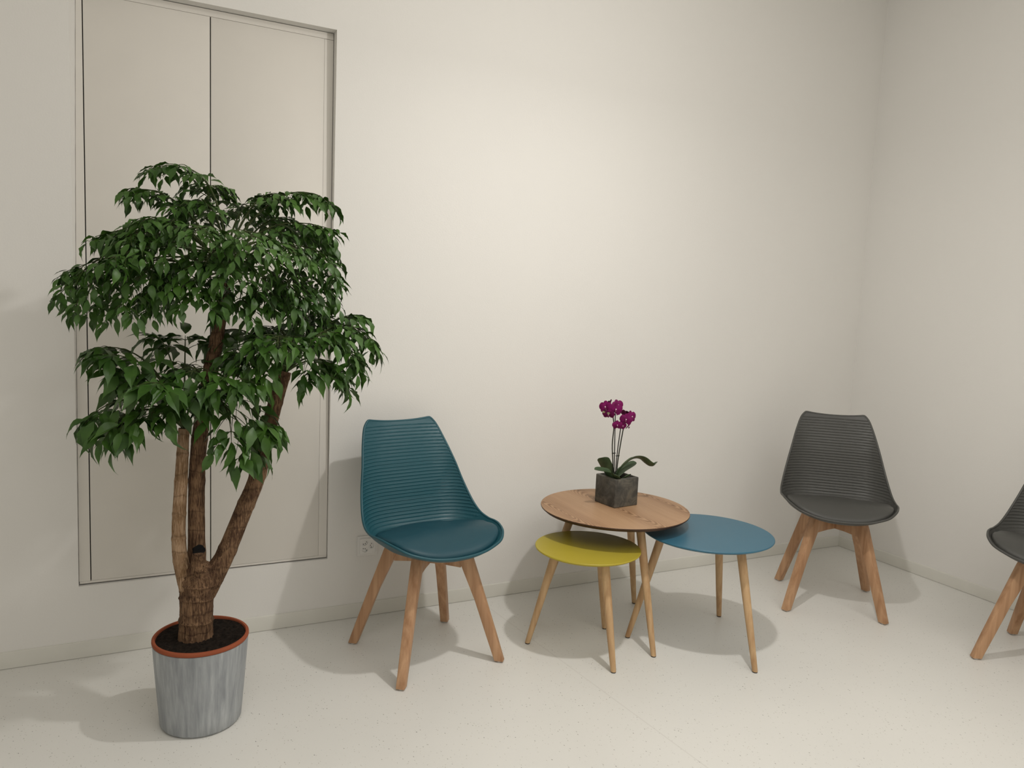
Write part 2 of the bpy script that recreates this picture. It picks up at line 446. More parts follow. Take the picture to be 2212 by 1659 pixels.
md = ins.modifiers.new('cut', 'BOOLEAN'); md.object = co; md.operation = 'DIFFERENCE'; md.solver = 'EXACT'
bpy.context.view_layer.update()
me2 = bpy.data.meshes.new_from_object(ins.evaluated_get(bpy.context.evaluated_depsgraph_get()))
ins.modifiers.clear(); ins.data = me2; bpy.data.objects.remove(co)
for (cx, cz), a in SPOTS:
    bm = bmesh.new()
    poly = [(x * 0.97, y * 0.97) for x, y in outlet_poly(a)]
    prism(bm, poly, Vector((cx, 0, cz)), Vector((1, 0, 0)), Vector((0, 0, 1)), Vector((0, 1, 0)), -0.0047, -0.0042)
    ol = obj('outlet', bm, M['socket'], sk, smooth=False)
    bm = bmesh.new()
    c, s = math.cos(a), math.sin(a)
    for hx, hy in ((-0.0072, 0.0005), (0.0072, 0.0005), (0, -0.0026)):
        lx, lz = cx + c * hx - s * hy, cz + s * hx + c * hy
        prism(bm, [(0.0017 * math.cos(t), 0.0017 * math.sin(t)) for t in np.linspace(0, 2 * math.pi, 13)[:-1]], Vector((lx, 0, lz)), Vector((1, 0, 0)), Vector((0, 0, 1)), Vector((0, 1, 0)), -0.0051, -0.0044)
    obj('pin_hole', bm, M['hole'], ol, smooth=False)

# ---------------------------------------------------------------- shell chairs
# rows from the front edge to the top of the back: centre line (y, z) and rim (x, y, z)
ROWS = [((-.232, .424), (.116, -.221, .434)), ((-.219, .413), (.171, -.199, .450)), ((-.178, .407), (.204, -.161, .466)), ((-.110, .404), (.222, -.113, .475)),
        ((-.020, .405), (.229, -.070, .477)), ((.062, .417), (.232, -.021, .475)), ((.112, .455), (.229, .032, .487)), ((.142, .517), (.220, .075, .523)),
        ((.165, .587), (.204, .120, .589)), ((.189, .661), (.186, .156, .662)), ((.219, .733), (.167, .202, .735)), ((.245, .785), (.148, .236, .790)), ((.256, .806), (.128, .250, .816))]
NROW = 720
def row_tab():
    # resampled to rows of equal length along the centre line
    C = np.array([list(p) for p in catmull([(0, c[0], c[1]) for c, r in ROWS], 2400)]); R = np.array([list(p) for p in catmull([r for c, r in ROWS], 2400)])
    L = np.concatenate([[0], np.cumsum(np.linalg.norm(np.diff(C, axis=0), axis=1))]); q = np.linspace(0, L[-1], NROW + 1)
    f = lambda A: [Vector([float(np.interp(s, L, A[:, k])) for k in range(3)]) for s in q]
    return f(C), f(R)
CT, RT = row_tab()
def shell_point(i, v):
    c, r = CT[i], RT[i]
    a = abs(v)
    u = i / NROW
    p = 2.0 + 2.6 * min(1.0, u / 0.22) - 2.2 * max(0.0, (u - 0.84) / 0.16)
    k = a ** p
    x = r.x * v
    return Vector((x, c.y + (r.y - c.y) * k, c.z + (r.z - c.z) * k))
def make_chair(shell_mat, pad_mat, label, group):
    t = empty('dining_chair', (0, 0, 0), 0, label, 'chair', group)
    # ribbed shell
    NU, NV = NROW, 64
    grid = [[shell_point(i, (2 * j / NV - 1) * (1.35 - 0.35 * (2 * j / NV - 1) ** 2)) for j in range(NV + 1)] for i in range(NU + 1)]
    P = np.array([[list(p) for p in row] for row in grid])
    du = np.gradient(P, axis=0); dv = np.gradient(P, axis=1)
    nn = np.cross(dv, du); nn /= np.linalg.norm(nn, axis=2, keepdims=True) + 1e-12
    if nn[NU // 4, NV // 2, 2] < 0: nn = -nn
    arc = np.concatenate([[0], np.cumsum(np.linalg.norm(np.diff(P[:, NV // 2], axis=0), axis=1))])
    z0i = P[:, NV // 2, 2]
    i0 = int(np.argmax((z0i > 0.430) & (np.arange(NU + 1) > 0.35 * NU))); i1 = NU - 12
    Q = P.copy()
    for i in range(NU + 1):
        if i0 <= i <= i1:
            env = min(1, (i - i0) / 6, (i1 - i) / 6)
            for j in range(NV + 1):
                w = (P[i, j, 2] - 0.440) / 0.0119 % 1.0
                saw = max(0.0, math.cos(math.pi * min(1, abs(w - 0.5) / 0.20) * 0.5))
                e = max(0, min(1, (1 - abs(2 * j / NV - 1)) / 0.05))
                Q[i, j] += nn[i, j] * (0.0021 * saw * env * e)
    B = P - nn * 0.005
    bm = bmesh.new()
    F = [[bm.verts.new(Q[i, j]) for j in range(NV + 1)] for i in range(NU + 1)]
    K = [[bm.verts.new(B[i, j]) for j in range(NV + 1)] for i in range(NU + 1)]
    for i in range(NU):
        for j in range(NV):
            bm.faces.new((F[i][j], F[i][j + 1], F[i + 1][j + 1], F[i + 1][j]))
            bm.faces.new((K[i][j], K[i + 1][j], K[i + 1][j + 1], K[i][j + 1]))
    loop = [(0, j) for j in range(NV + 1)] + [(i, NV) for i in range(1, NU + 1)] + [(NU, j) for j in range(NV - 1, -1, -1)] + [(i, 0) for i in range(NU - 1, 0, -1)]
    for a, b in zip(loop, loop[1:] + loop[:1]):
        bm.faces.new((F[a[0]][a[1]], K[a[0]][a[1]], K[b[0]][b[1]], F[b[0]][b[1]]))
    bmesh.ops.recalc_face_normals(bm, faces=bm.faces[:])
    # rolled rim all the way round
    lp = [Vector(P[a, b] - nn[a, b] * 0.003) for a, b in loop]
    for _ in range(14):
        lp = [(lp[k - 1] + lp[k] * 2 + lp[(k + 1) % len(lp)]) / 4 for k in range(len(lp))]
    lp = lp[::4]
    tube(bm, lp, 0.0046, 10, closed=True)
    obj('seat_shell', bm, M[shell_mat], t)
    # padded cushion lying in the shell
    m = P.reshape(-1, 3); m = m[(m[:, 2] < 0.50) & (m[:, 1] < 0.14)]
    def zs(x, y):
        d = (m[:, 0] - x) ** 2 + (m[:, 1] - y) ** 2
        k = np.argsort(d)[:4]; return float(m[k, 2].mean())
    bm = bmesh.new(); n = 72
    def outline(th):
        c, s = math.cos(th), math.sin(th)
        ex = 2 / 2.8
        x = 0.2135 * math.copysign(abs(c) ** ex, c); y = math.copysign(abs(s) ** ex, s)
        y = -0.06 + 0.156 * y
        x *= 1 - 0.06 * max(0, (y + 0.05) / 0.17) ** 2
        return x, y
    rings = []
    for rr, lift in ((0.94, -1), (1.0, 0.0), (1.0, 0.008), (0.985, 0.0135), (0.955, 0.017), (0.9, 0.0195), (0.75, 0.023), (0.5, 0.0255), (0.25, 0.0265)):
        ring = []
        for k in range(n):
            x, y = outline(2 * math.pi * k / n); 
            ez = zs(x, y)
            X, Y = x * rr, -0.06 + (y + 0.06) * rr
            if lift < 0: z = zs(X, Y) + 0.001
            else:
                flat = 0.447
                z = (ez * rr ** 2 + flat * (1 - rr ** 2)) + lift
            ring.append(bm.verts.new((X, Y, z)))
        rings.append(ring)
    for a, b in zip(rings, rings[1:]):
        for k in range(n): bm.faces.new((a[k], a[(k + 1) % n], b[(k + 1) % n], b[k]))
    cv = bm.verts.new((0, -0.06, 0.474))
    for k in range(n): bm.faces.new((rings[-1][k], rings[-1][(k + 1) % n], cv))
    bm.faces.new(rings[0][::-1])
    bmesh.ops.smooth_vert(bm, verts=[v for r in rings[4:] for v in r] + [cv], factor=0.5, use_axis_x=False, use_axis_y=False, use_axis_z=True)
    obj('seat_cushion', bm, M[pad_mat], t)
    # cross frame under the seat
    bm = bmesh.new()
    for a in (45, 135):
        d = Vector((math.cos(math.radians(a)), math.sin(math.radians(a)), 0)); s = Vector((-d.y, d.x, 0))
        prof = [(-0.122, 0.331), (-0.06, 0.336), (0.06, 0.336), (0.122, 0.331), (0.135, 0.393), (0.05, 0.3975), (-0.05, 0.3975), (-0.135, 0.393)]
        if a == 135: prof = [(x, z + 0.0004) for x, z in prof]
        prism(bm, prof, Vector((0, 0, 0)), d, Vector((0, 0, 1)), s, -0.0105, 0.0105)
    obj('cross_frame', bm, M['oak'], t, smooth=False)
    # legs: flat tapered blades set on the diagonals
    for a in (45, 135, 225, 315):
        d = Vector((math.cos(math.radians(a)), math.sin(math.radians(a)), 0)); s = Vector((-d.y, d.x, 0))
        bm = bmesh.new()
        sec = [(0.006, 0.2560, 0.289, 0.0150), (0.10, 0.221, 0.257, 0.0158), (0.22, 0.177, 0.215, 0.0165), (0.335, 0.126, 0.174, 0.017), (0.372, 0.108, 0.161, 0.017), (0.397, 0.100, 0.150, 0.017)]
        rr = []
        for z, r0, r1, hw in sec:
            q = 0.0045; ring = []
            for (u, w) in ((r0 + q, -hw), (r1 - q, -hw), (r1 - q * .3, -hw + q * .3), (r1, -hw + q), (r1, hw - q), (r1 - q * .3, hw - q * .3), (r1 - q, hw), (r0 + q, hw), (r0 + q * .3, hw - q * .3), (r0, hw - q), (r0, -hw + q), (r0 + q * .3, -hw + q * .3)):
                ring.append(bm.verts.new(d * u + s * w + Vector((0, 0, z))))
            rr.append(ring)
        for A, Bq in zip(rr, rr[1:]):
            for k in range(12): bm.faces.new((A[k], A[(k + 1) % 12], Bq[(k + 1) % 12], Bq[k]))
        bm.faces.new(rr[0][::-1]); bm.faces.new(rr[-1])
        lg = obj('leg', bm, M['oak'], t)
        bm = bmesh.new(); c = d * 0.2735
        lathe(bm, [(0, 0), (0.009, 0), (0.0098, 0.001), (0.0098, 0.0062), (0, 0.0062)], 20, c.x, c.y)
        obj('foot_glide', bm, M['glide'], lg)
    return t
chair = make_chair('teal_shell', 'teal_pad', 'teal ribbed plastic shell chair with padded seat and oak legs beside the tree', None)
chair.location = (-2.576, -0.386, 0); chair.rotation_euler.z = math.radians(8.5)
grey = copy_tree(chair)
for ch in grey.children:
    if ch.name.startswith('seat_'):
        ch.data = ch.data.copy(); ch.data.materials[0] = M['grey_shell' if 'shell' in ch.name else 'grey_pad']
tag(grey, 'charcoal grey ribbed shell chair standing in the corner, seen whole', 'chair', 'charcoal shell chairs')
grey.location = (-0.731, -0.565, 0); grey.rotation_euler.z = math.radians(-41.3)
g2 = copy_tree(grey)
tag(g2, 'charcoal grey shell chair cut off by the right edge of the photo', 'chair', 'charcoal shell chairs')
g2.location = (-0.426, -1.338, 0); g2.rotation_euler.z = math.radians(-77.2)

# ---------------------------------------------------------------- three round side tables
def make_table(cx, cy, top, R, th, angs, foot_R0, top_R, mats, label):
    t = empty('side_table', (cx, cy, 0), 0, label, 'table', 'round nesting side tables')
    bm = bmesh.new()
    lathe(bm, [(0, top - th), (R - 0.030, top - th), (R - 0.012, top - th + 0.002), (R - 0.001, top - 0.0055), (R, top - 0.0035), (R - 0.0006, top - 0.001), (R - 0.0018, top), (R - 0.06, top), (0, top)], 128)
    o = obj('table_top', bm, M[mats[0]], t)
    if mats[1]:
        o.data.materials.append(M[mats[1]])
        for p in o.data.polygons:
            if p.center.z < top - 0.0015: p.material_index = 1
    for a in angs:
        a, foot_R = a if isinstance(a, tuple) else (a, foot_R0)
        a = math.radians(a); d = Vector((math.cos(a), math.sin(a), 0))
        zt = top - th - 0.0005
        p0 = d * foot_R + Vector((0, 0, 0.004)); p1 = d * top_R + Vector((0, 0, zt))
        bm = bmesh.new()
        ks = [0, 0.05, 0.3, 0.6, 0.85, 1.0]
        pts = [p0.lerp(p1, k) for k in ks]; rad = [0.0098, 0.0104, 0.0128, 0.0150, 0.0162, 0.0166]
        n = 24; rings = []
        for p, r in zip(pts, rad):   # horizontal rings so that foot and head are cut level
            rings.append([bm.verts.new((p.x + r * math.cos(2 * math.pi * k / n), p.y + r * math.sin(2 * math.pi * k / n), p.z)) for k in range(n)])
        for A, B in zip(rings, rings[1:]):
            for k in range(n): bm.faces.new((A[k], A[(k + 1) % n], B[(k + 1) % n], B[k]))
        bm.faces.new(rings[0][::-1]); bm.faces.new(rings[-1])
        lg = obj('leg', bm, M['rubberwood'], t)
        bm = bmesh.new(); f = d * foot_R
        lathe(bm, [(0, 0), (0.0085, 0), (0.0092, 0.001), (0.0092, 0.0042), (0, 0.0042)], 20, f.x, f.y)
        obj('foot_pad', bm, M['glide_dark'], lg)
    return t
make_table(-1.823, -0.436, 0.487, 0.290, 0.017, (-88, 33, (154.5, 0.299)), 0.287, 0.160, ('veneer', 'dark_edge'), 'tallest round side table with wood grain top carrying the orchid')
make_table(-1.559, -0.678, 0.433, 0.245, 0.014, (-87, 33.3, 153.4), 0.279, 0.170, ('blue', None), 'round side table with petrol blue top, right of the wood one')
make_table(-2.0205, -0.564, 0.388, 0.194, 0.014, (-90, 33, 149), 0.205, 0.112, ('yellow', None), 'smallest round side table with mustard yellow top')
STEM_A = [(-3.383,-0.55,0.419),(-3.394,-0.55,0.492),(-3.399,-0.55,0.574),(-3.396,-0.55,0.669),(-3.39,-0.55,0.776),(-3.385,-0.55,0.875)]
STEM_B = [(-3.352,-0.53,0.407),(-3.35,-0.53,0.508),(-3.351,-0.53,0.701),(-3.343,-0.53,0.837),(-3.324,-0.53,0.971),(-3.303,-0.53,1.09),(-3.287,-0.53,1.183),(-3.27,-0.53,1.296)]
STEM_C = [(-3.325,-0.55,0.379),(-3.272,-0.55,0.499),(-3.222,-0.55,0.627),(-3.186,-0.55,0.722),(-3.155,-0.55,0.86),(-3.132,-0.55,0.956),(-3.111,-0.55,1.036)]
UPPER = [((-3.275,-0.55,1.36),(-3.29,-0.54,1.665),(-3.469,-0.53,1.582)),((-3.275,-0.55,1.315),(-3.384,-0.52,1.569),(-3.518,-0.49,1.525)),((-3.275,-0.55,1.315),(-3.4,-0.59,1.498),(-3.495,-0.63,1.432)),((-3.275,-0.55,1.36),(-3.121,-0.535,1.635),(-2.979,-0.52,1.539)),((-3.275,-0.55,1.315),(-3.187,-0.56,1.521),(-2.967,-0.57,1.454)),((-3.275,-0.55,1.315),(-3.07,-0.48,1.54),(-2.969,-0.41,1.442)),((-3.275,-0.55,1.36),(-3.527,-0.55,1.466),(-3.688,-0.55,1.227)),((-3.275,-0.55,1.315),(-3.571,-0.58,1.4),(-3.646,-0.61,1.2)),((-3.275,-0.55,1.315),(-3.494,-0.5,1.436),(-3.605,-0.45,1.184)),((-3.275,-0.55,1.36),(-3.496,-0.615,1.38),(-3.545,-0.68,1.19)),((-3.275,-0.55,1.315),(-3.451,-0.58,1.36),(-3.484,-0.61,1.206)),((-3.275,-0.55,1.315),(-3.414,-0.525,1.365),(-3.443,-0.5,1.236)),((-3.275,-0.55,1.36),(-3.386,-0.64,1.362),(-3.397,-0.73,1.277)),((-3.275,-0.55,1.315),(-3.034,-0.575,1.495),(-2.969,-0.6,1.311)),((-3.275,-0.55,1.315),(-3.024,-0.53,1.445),(-2.957,-0.51,1.242)),((-3.275,-0.55,1.36),(-3.09,-0.6,1.384),(-3.072,-0.65,1.24)),((-3.275,-0.55,1.315),(-3.132,-0.54,1.383),(-3.121,-0.53,1.25)),((-3.275,-0.55,1.315),(-3.313,-0.45,1.585),(-3.394,-0.35,1.423)),((-3.275,-0.55,1.36),(-3.222,-0.43,1.571),(-3.151,-0.31,1.516)),((-3.275,-0.55,1.315),(-3.148,-0.47,1.547),(-3.052,-0.39,1.476)),((-3.275,-0.55,1.315),(-3.353,-0.66,1.496),(-3.372,-0.77,1.393)),((-3.275,-0.55,1.36),(-3.228,-0.68,1.482),(-3.234,-0.81,1.378)),((-3.275,-0.55,1.315),(-3.139,-0.65,1.455),(-3.119,-0.75,1.364)),((-3.275,-0.55,1.315),(-3.423,-0.47,1.52),(-3.457,-0.39,1.407)),((-3.275,-0.55,1.36),(-3.463,-0.63,1.405),(-3.569,-0.71,1.325)),((-3.275,-0.55,1.315),(-3.353,-0.5,1.6),(-3.288,-0.45,1.558)),((-3.275,-0.55,1.315),(-3.249,-0.66,1.445),(-3.285,-0.77,1.306)),((-3.275,-0.55,1.36),(-3.046,-0.5,1.514),(-2.949,-0.45,1.385)),((-3.275,-0.55,1.315),(-3.55,-0.525,1.392),(-3.672,-0.5,1.288)),((-3.275,-0.55,1.315),(-3.285,-0.55,1.551),(-3.38,-0.55,1.5)),((-3.275,-0.55,1.36),(-3.184,-0.53,1.59),(-3.128,-0.51,1.541)),((-3.275,-0.55,1.315),(-3.142,-0.6,1.354),(-3.186,-0.65,1.23)),((-3.275,-0.55,1.315),(-3.08,-0.55,1.333),(-3.078,-0.55,1.19)),((-3.275,-0.55,1.36),(-3.008,-0.525,1.392),(-2.985,-0.5,1.17)),((-3.275,-0.55,1.315),(-3.218,-0.61,1.311),(-3.261,-0.67,1.209)),((-3.275,-0.55,1.315),(-3.352,-0.64,1.316),(-3.364,-0.73,1.243)),((-3.275,-0.55,1.36),(-3.295,-0.65,1.417),(-3.349,-0.75,1.326)),((-3.275,-0.55,1.315),(-3.494,-0.51,1.472),(-3.59,-0.47,1.392)),((-3.275,-0.55,1.315),(-3.462,-0.6,1.455),(-3.528,-0.65,1.387))]
RIGHT = [((-3.114,-0.55,1.028),(-2.942,-0.55,1.278),(-2.841,-0.55,1.111)),((-3.114,-0.55,1.028),(-2.965,-0.59,1.209),(-2.908,-0.63,1.058)),((-3.114,-0.55,1.028),(-2.999,-0.565,1.124),(-2.937,-0.58,1.011)),((-3.114,-0.55,1.028),(-3.036,-0.61,1.126),(-3.034,-0.67,1.038)),((-3.114,-0.55,1.028),(-3.074,-0.525,1.203),(-3.176,-0.5,1.151)),((-3.114,-0.55,1.028),(-3.189,-0.59,1.176),(-3.268,-0.63,1.073)),((-3.114,-0.55,1.028),(-3.067,-0.49,1.216),(-2.984,-0.43,1.203)),((-3.114,-0.55,1.028),(-3.065,-0.62,1.18),(-2.988,-0.69,1.159)),((-3.114,-0.55,1.028),(-3.148,-0.65,1.205),(-3.164,-0.75,1.121)),((-3.114,-0.55,1.028),(-3.181,-0.62,1.151),(-3.233,-0.69,1.053)),((-3.114,-0.55,1.028),(-3.004,-0.52,1.205),(-2.882,-0.49,1.208)),((-3.114,-0.55,1.028),(-3.089,-0.46,1.2),(-3.043,-0.37,1.11)),((-3.114,-0.55,1.028),(-3.202,-0.5,1.198),(-3.287,-0.45,1.139))]
MIDDLE = [((-3.328,-0.55,0.967),(-3.241,-0.61,0.993),(-3.159,-0.67,0.874)),((-3.328,-0.55,0.967),(-3.267,-0.62,0.981),(-3.274,-0.69,0.85)),((-3.328,-0.55,0.967),(-3.239,-0.6,0.938),(-3.214,-0.65,0.8)),((-3.328,-0.55,0.967),(-3.304,-0.63,1.06),(-3.312,-0.71,1.006)),((-3.328,-0.55,0.967),(-3.269,-0.64,1.074),(-3.244,-0.73,1.02)),((-3.328,-0.55,0.967),(-3.35,-0.61,1.084),(-3.375,-0.67,1.039)),((-3.328,-0.55,0.967),(-3.353,-0.49,1.087),(-3.374,-0.43,1.027))]
LEFT = [((-3.385,-0.55,0.875),(-3.463,-0.55,1.141),(-3.61,-0.55,1.095)),((-3.385,-0.55,0.875),(-3.441,-0.58,1.093),(-3.59,-0.61,1.088)),((-3.385,-0.55,0.875),(-3.521,-0.54,1.026),(-3.628,-0.53,0.899)),((-3.385,-0.55,0.875),(-3.51,-0.59,1.006),(-3.582,-0.63,0.865)),((-3.385,-0.55,0.875),(-3.498,-0.57,0.991),(-3.539,-0.59,0.875)),((-3.385,-0.55,0.875),(-3.454,-0.6,0.994),(-3.472,-0.65,0.92)),((-3.385,-0.55,0.875),(-3.41,-0.53,1.115),(-3.456,-0.51,1.133)),((-3.385,-0.55,0.875),(-3.379,-0.51,1.101),(-3.376,-0.47,1.132)),((-3.385,-0.55,0.875),(-3.462,-0.5,1.034),(-3.533,-0.45,0.99)),((-3.385,-0.55,0.875),(-3.432,-0.63,1.035),(-3.468,-0.71,1.02)),((-3.385,-0.55,0.875),(-3.359,-0.575,1.016),(-3.323,-0.6,0.973)),((-3.385,-0.55,0.875),(-3.395,-0.58,1.017),(-3.418,-0.61,0.957)),((-3.385,-0.55,0.875),(-3.452,-0.56,1.04),(-3.554,-0.57,1.041))]

# ---------------------------------------------------------------- potted tree
PC = Vector((-3.340, -0.550, 0))
tree = empty('potted_tree', PC, 0, 'tall potted tree with three trunks and drooping green leaves in a grey pot', 'plant')
def tv(p): return Vector(p) - PC
bm = bmesh.new()
lathe(bm, [(0, 0.0), (0.100, 0.0), (0.107, 0.002), (0.1125, 0.009), (0.116, 0.05), (0.124, 0.15), (0.1310, 0.2460), (0.1318, 0.250), (0.126, 0.252), (0.121, 0.246), (0.118, 0.20), (0, 0.20)], 96)
obj('pot', bm, M['pot'], tree)
bm = bmesh.new()
rimp = [(0.1225, 0.240), (0.1228, 0.2605), (0.1245, 0.2630), (0.1305, 0.2628), (0.1325, 0.2605), (0.1328, 0.2555), (0.1315, 0.2520), (0.126, 0.2515)]
lathe(bm, rimp + [rimp[0]], 96)
obj('rim', bm, M['terracotta'], tree, label='terracotta coloured rim')
bm = bmesh.new()
rg = random.Random(3); rings = []
for i in range(15):
    r = 0.1228 * i / 14
    n = 60
    if i == 0: rings.append([bm.verts.new((0, 0, 0.258))]); continue
    rings.append([bm.verts.new((r * math.cos(2 * math.pi * k / n), r * math.sin(2 * math.pi * k / n), 0.259 - 0.003 * (i / 14) ** 2 + (rg.uniform(-0.0035, 0.0035) if i < 14 else 0) + 0.0015 * math.sin(k * 0.35) * (i / 14))) for k in range(n)])
for a, b in zip(rings, rings[1:]):
    n = len(b)
    for k in range(n):
        if len(a) == 1: bm.faces.new((a[0], b[k], b[(k + 1) % n]))
        else: bm.faces.new((a[k], a[(k + 1) % n], b[(k + 1) % n], b[k]))
obj('soil', bm, M['soil'], tree)

rw = random.Random(11)
def stem(name, pts, radii, mat, n=28, seg=90, rough=0.05, scars=(), extra=None):
    P = catmull([tv(p) for p in pts], seg)
    rr = []
    for i in range(seg + 1):
        s = i / seg * (len(radii) - 1); k = min(int(s), len(radii) - 2); u = s - k
        r = radii[k] * (1 - u) + radii[k + 1] * u
        for sc in scars:
            r *= 1 + 0.07 * math.exp(-((i / seg - sc) / 0.012) ** 2)
        rr.append(r)
    ph = [rw.uniform(0, 6.28) for _ in range(6)]
    def wob(i, k):
        th = 2 * math.pi * k / n
        v = 1 + rough * (0.6 * math.sin(3 * th + ph[0] + i * 0.05) + 0.5 * math.sin(5 * th + ph[1] - i * 0.11) + 0.4 * math.sin(9 * th + ph[2] + i * 0.3) * math.sin(i * 0.45 + ph[3]))
        if extra: v *= extra(i / seg, th)
        return v + rw.uniform(-rough, rough) * 0.35
    bm = bmesh.new(); tube(bm, P, rr, n, wob=wob)
    return obj(name, bm, M[mat], tree)
trunk_pts = [(-3.356, -0.552, 0.238), (-3.355, -0.552, 0.28), (-3.352, -0.552, 0.34), (-3.350, -0.55, 0.39), (-3.347, -0.548, 0.430), (-3.345, -0.545, 0.462), (-3.345, -0.54, 0.480)]
tr = stem('trunk', trunk_pts, [0.049, 0.0465, 0.0455, 0.047, 0.049, 0.043, 0.020], 'bark', 40, 80, 0.035, (0.25, 0.45, 0.6, 0.72),
          lambda u, th: 1 + (0.0 if u < 0.5 else 0.05 * math.sin(7 * th + 30 * u)))
stem('stem', [(-3.372, -0.55, 0.395)] + STEM_A[1:] , [0.026, 0.0205, 0.0185, 0.018, 0.0165, 0.0145], 'bark_pale', 24, 90, 0.03, (0.2, 0.36, 0.52, 0.7, 0.85, 0.97))['label'] = 'pale barked short left stem'
stem('stem', [(-3.346, -0.535, 0.40)] + STEM_B[1:], [0.030, 0.0240, 0.0222, 0.0215, 0.0205, 0.0195, 0.0165, 0.013], 'bark', 28, 140, 0.035, (0.14, 0.3, 0.43, 0.55, 0.66, 0.77, 0.87))['label'] = 'tall brown middle stem'
stem('stem', [(-3.332, -0.55, 0.385), (-3.302, -0.55, 0.445)] + STEM_C[1:], [0.032, 0.0315, 0.0265, 0.0245, 0.0235, 0.0215, 0.0205, 0.0195], 'bark', 28, 120, 0.035, (0.3, 0.45, 0.58, 0.72, 0.84, 0.97))['label'] = 'brown stem leaning right'
# blackened stub of a pruned shoot in the fork, and the knot below it
bm = bmesh.new()
tube(bm, catmull([tv((-3.350, -0.565, 0.43)), tv((-3.350, -0.582, 0.490)), tv((-3.349, -0.596, 0.528))], 16), [0.023 - 0.0004 * i for i in range(17)], 20, wob=lambda i, k: 1 + rw.uniform(-0.05, 0.05))
stub = obj('pruned_stub', bm, M['bark'], tree)
bm = bmesh.new()
a = tv((-3.349, -0.5965, 0.530)); dr = Vector((0.02, -0.9, 0.5)).normalized()
tube(bm, [a - dr * 0.010, a, a + dr * 0.004, a + dr * 0.002], [0.0165, 0.0172, 0.0150, 0.006], 20, wob=lambda i, k: 1 + rw.uniform(-0.10, 0.10))
obj('cut_end', bm, M['cut'], stub, label='blackened cut end of the stub')
bm = bmesh.new()
a = tv((-3.348, -0.594, 0.482)); dr = Vector((-0.1, -0.95, 0.25)).normalized()
tube(bm, [a, a + dr * 0.010, a + dr * 0.013, a + dr * 0.009], [0.017, 0.0145, 0.010, 0.004], 18, wob=lambda i, k: 1 + rw.uniform(-0.06, 0.06))
obj('knot', bm, M['bark'], tree)

# foliage: pinnate sprays arching out from the stem heads, every leaflet a folded, pointed blade
rl = random.Random(5)
WID = [0.0, 0.52, 0.90, 1.0, 0.90, 0.62, 0.30, 0.10, 0.0]
def leaflet(bm, base, d, nrm, L, W, curl, fold):
    d = d.normalized(); side = d.cross(nrm)
    if side.length < 1e-4: side = Vector((1, 0, 0))
    side.normalize(); nrm = side.cross(d).normalized()
    m = len(WID) - 1; prev = None
    tw = rl.uniform(-0.25, 0.25); wave = rl.uniform(0.02, 0.06)
    p = base.copy(); ang = 0.0
    for i in range(m + 1):
        t = i / m
        ang = curl * t ** 1.3
        dd = d * math.cos(ang) - nrm * math.sin(ang)
        nn = nrm * math.cos(ang) + d * math.sin(ang)
        if i: p = p + dd * (L / m)
        w = WID[i] * W * 0.5
        ss = side * math.cos(tw * t) + nn * math.sin(tw * t)
        up = nn * (fold * w) + nn * (wave * w * math.sin(i * 2.2))
        if w < 1e-6: cur = (bm.verts.new(p),)
        else: cur = (bm.verts.new(p - ss * w * rl.uniform(0.86, 1.1) + up * rl.uniform(0.2, 1.8)), bm.verts.new(p), bm.verts.new(p + ss * w * rl.uniform(0.86, 1.1) + up * rl.uniform(0.2, 1.8)))
        if prev:
            if len(prev) == 1: bm.faces.new((prev[0], cur[1], cur[0])); bm.faces.new((prev[0], cur[2], cur[1]))
            elif len(cur) == 1: bm.faces.new((prev[0], prev[1], cur[0])); bm.faces.new((prev[1], prev[2], cur[0]))
            else:
                bm.faces.new((prev[0], prev[1], cur[1], cur[0])); bm.faces.new((prev[1], prev[2], cur[2], cur[1]))
        prev = cur
def qbez(a, b, c, t): return a * (1 - t) ** 2 + b * (2 * t * (1 - t)) + c * t * t
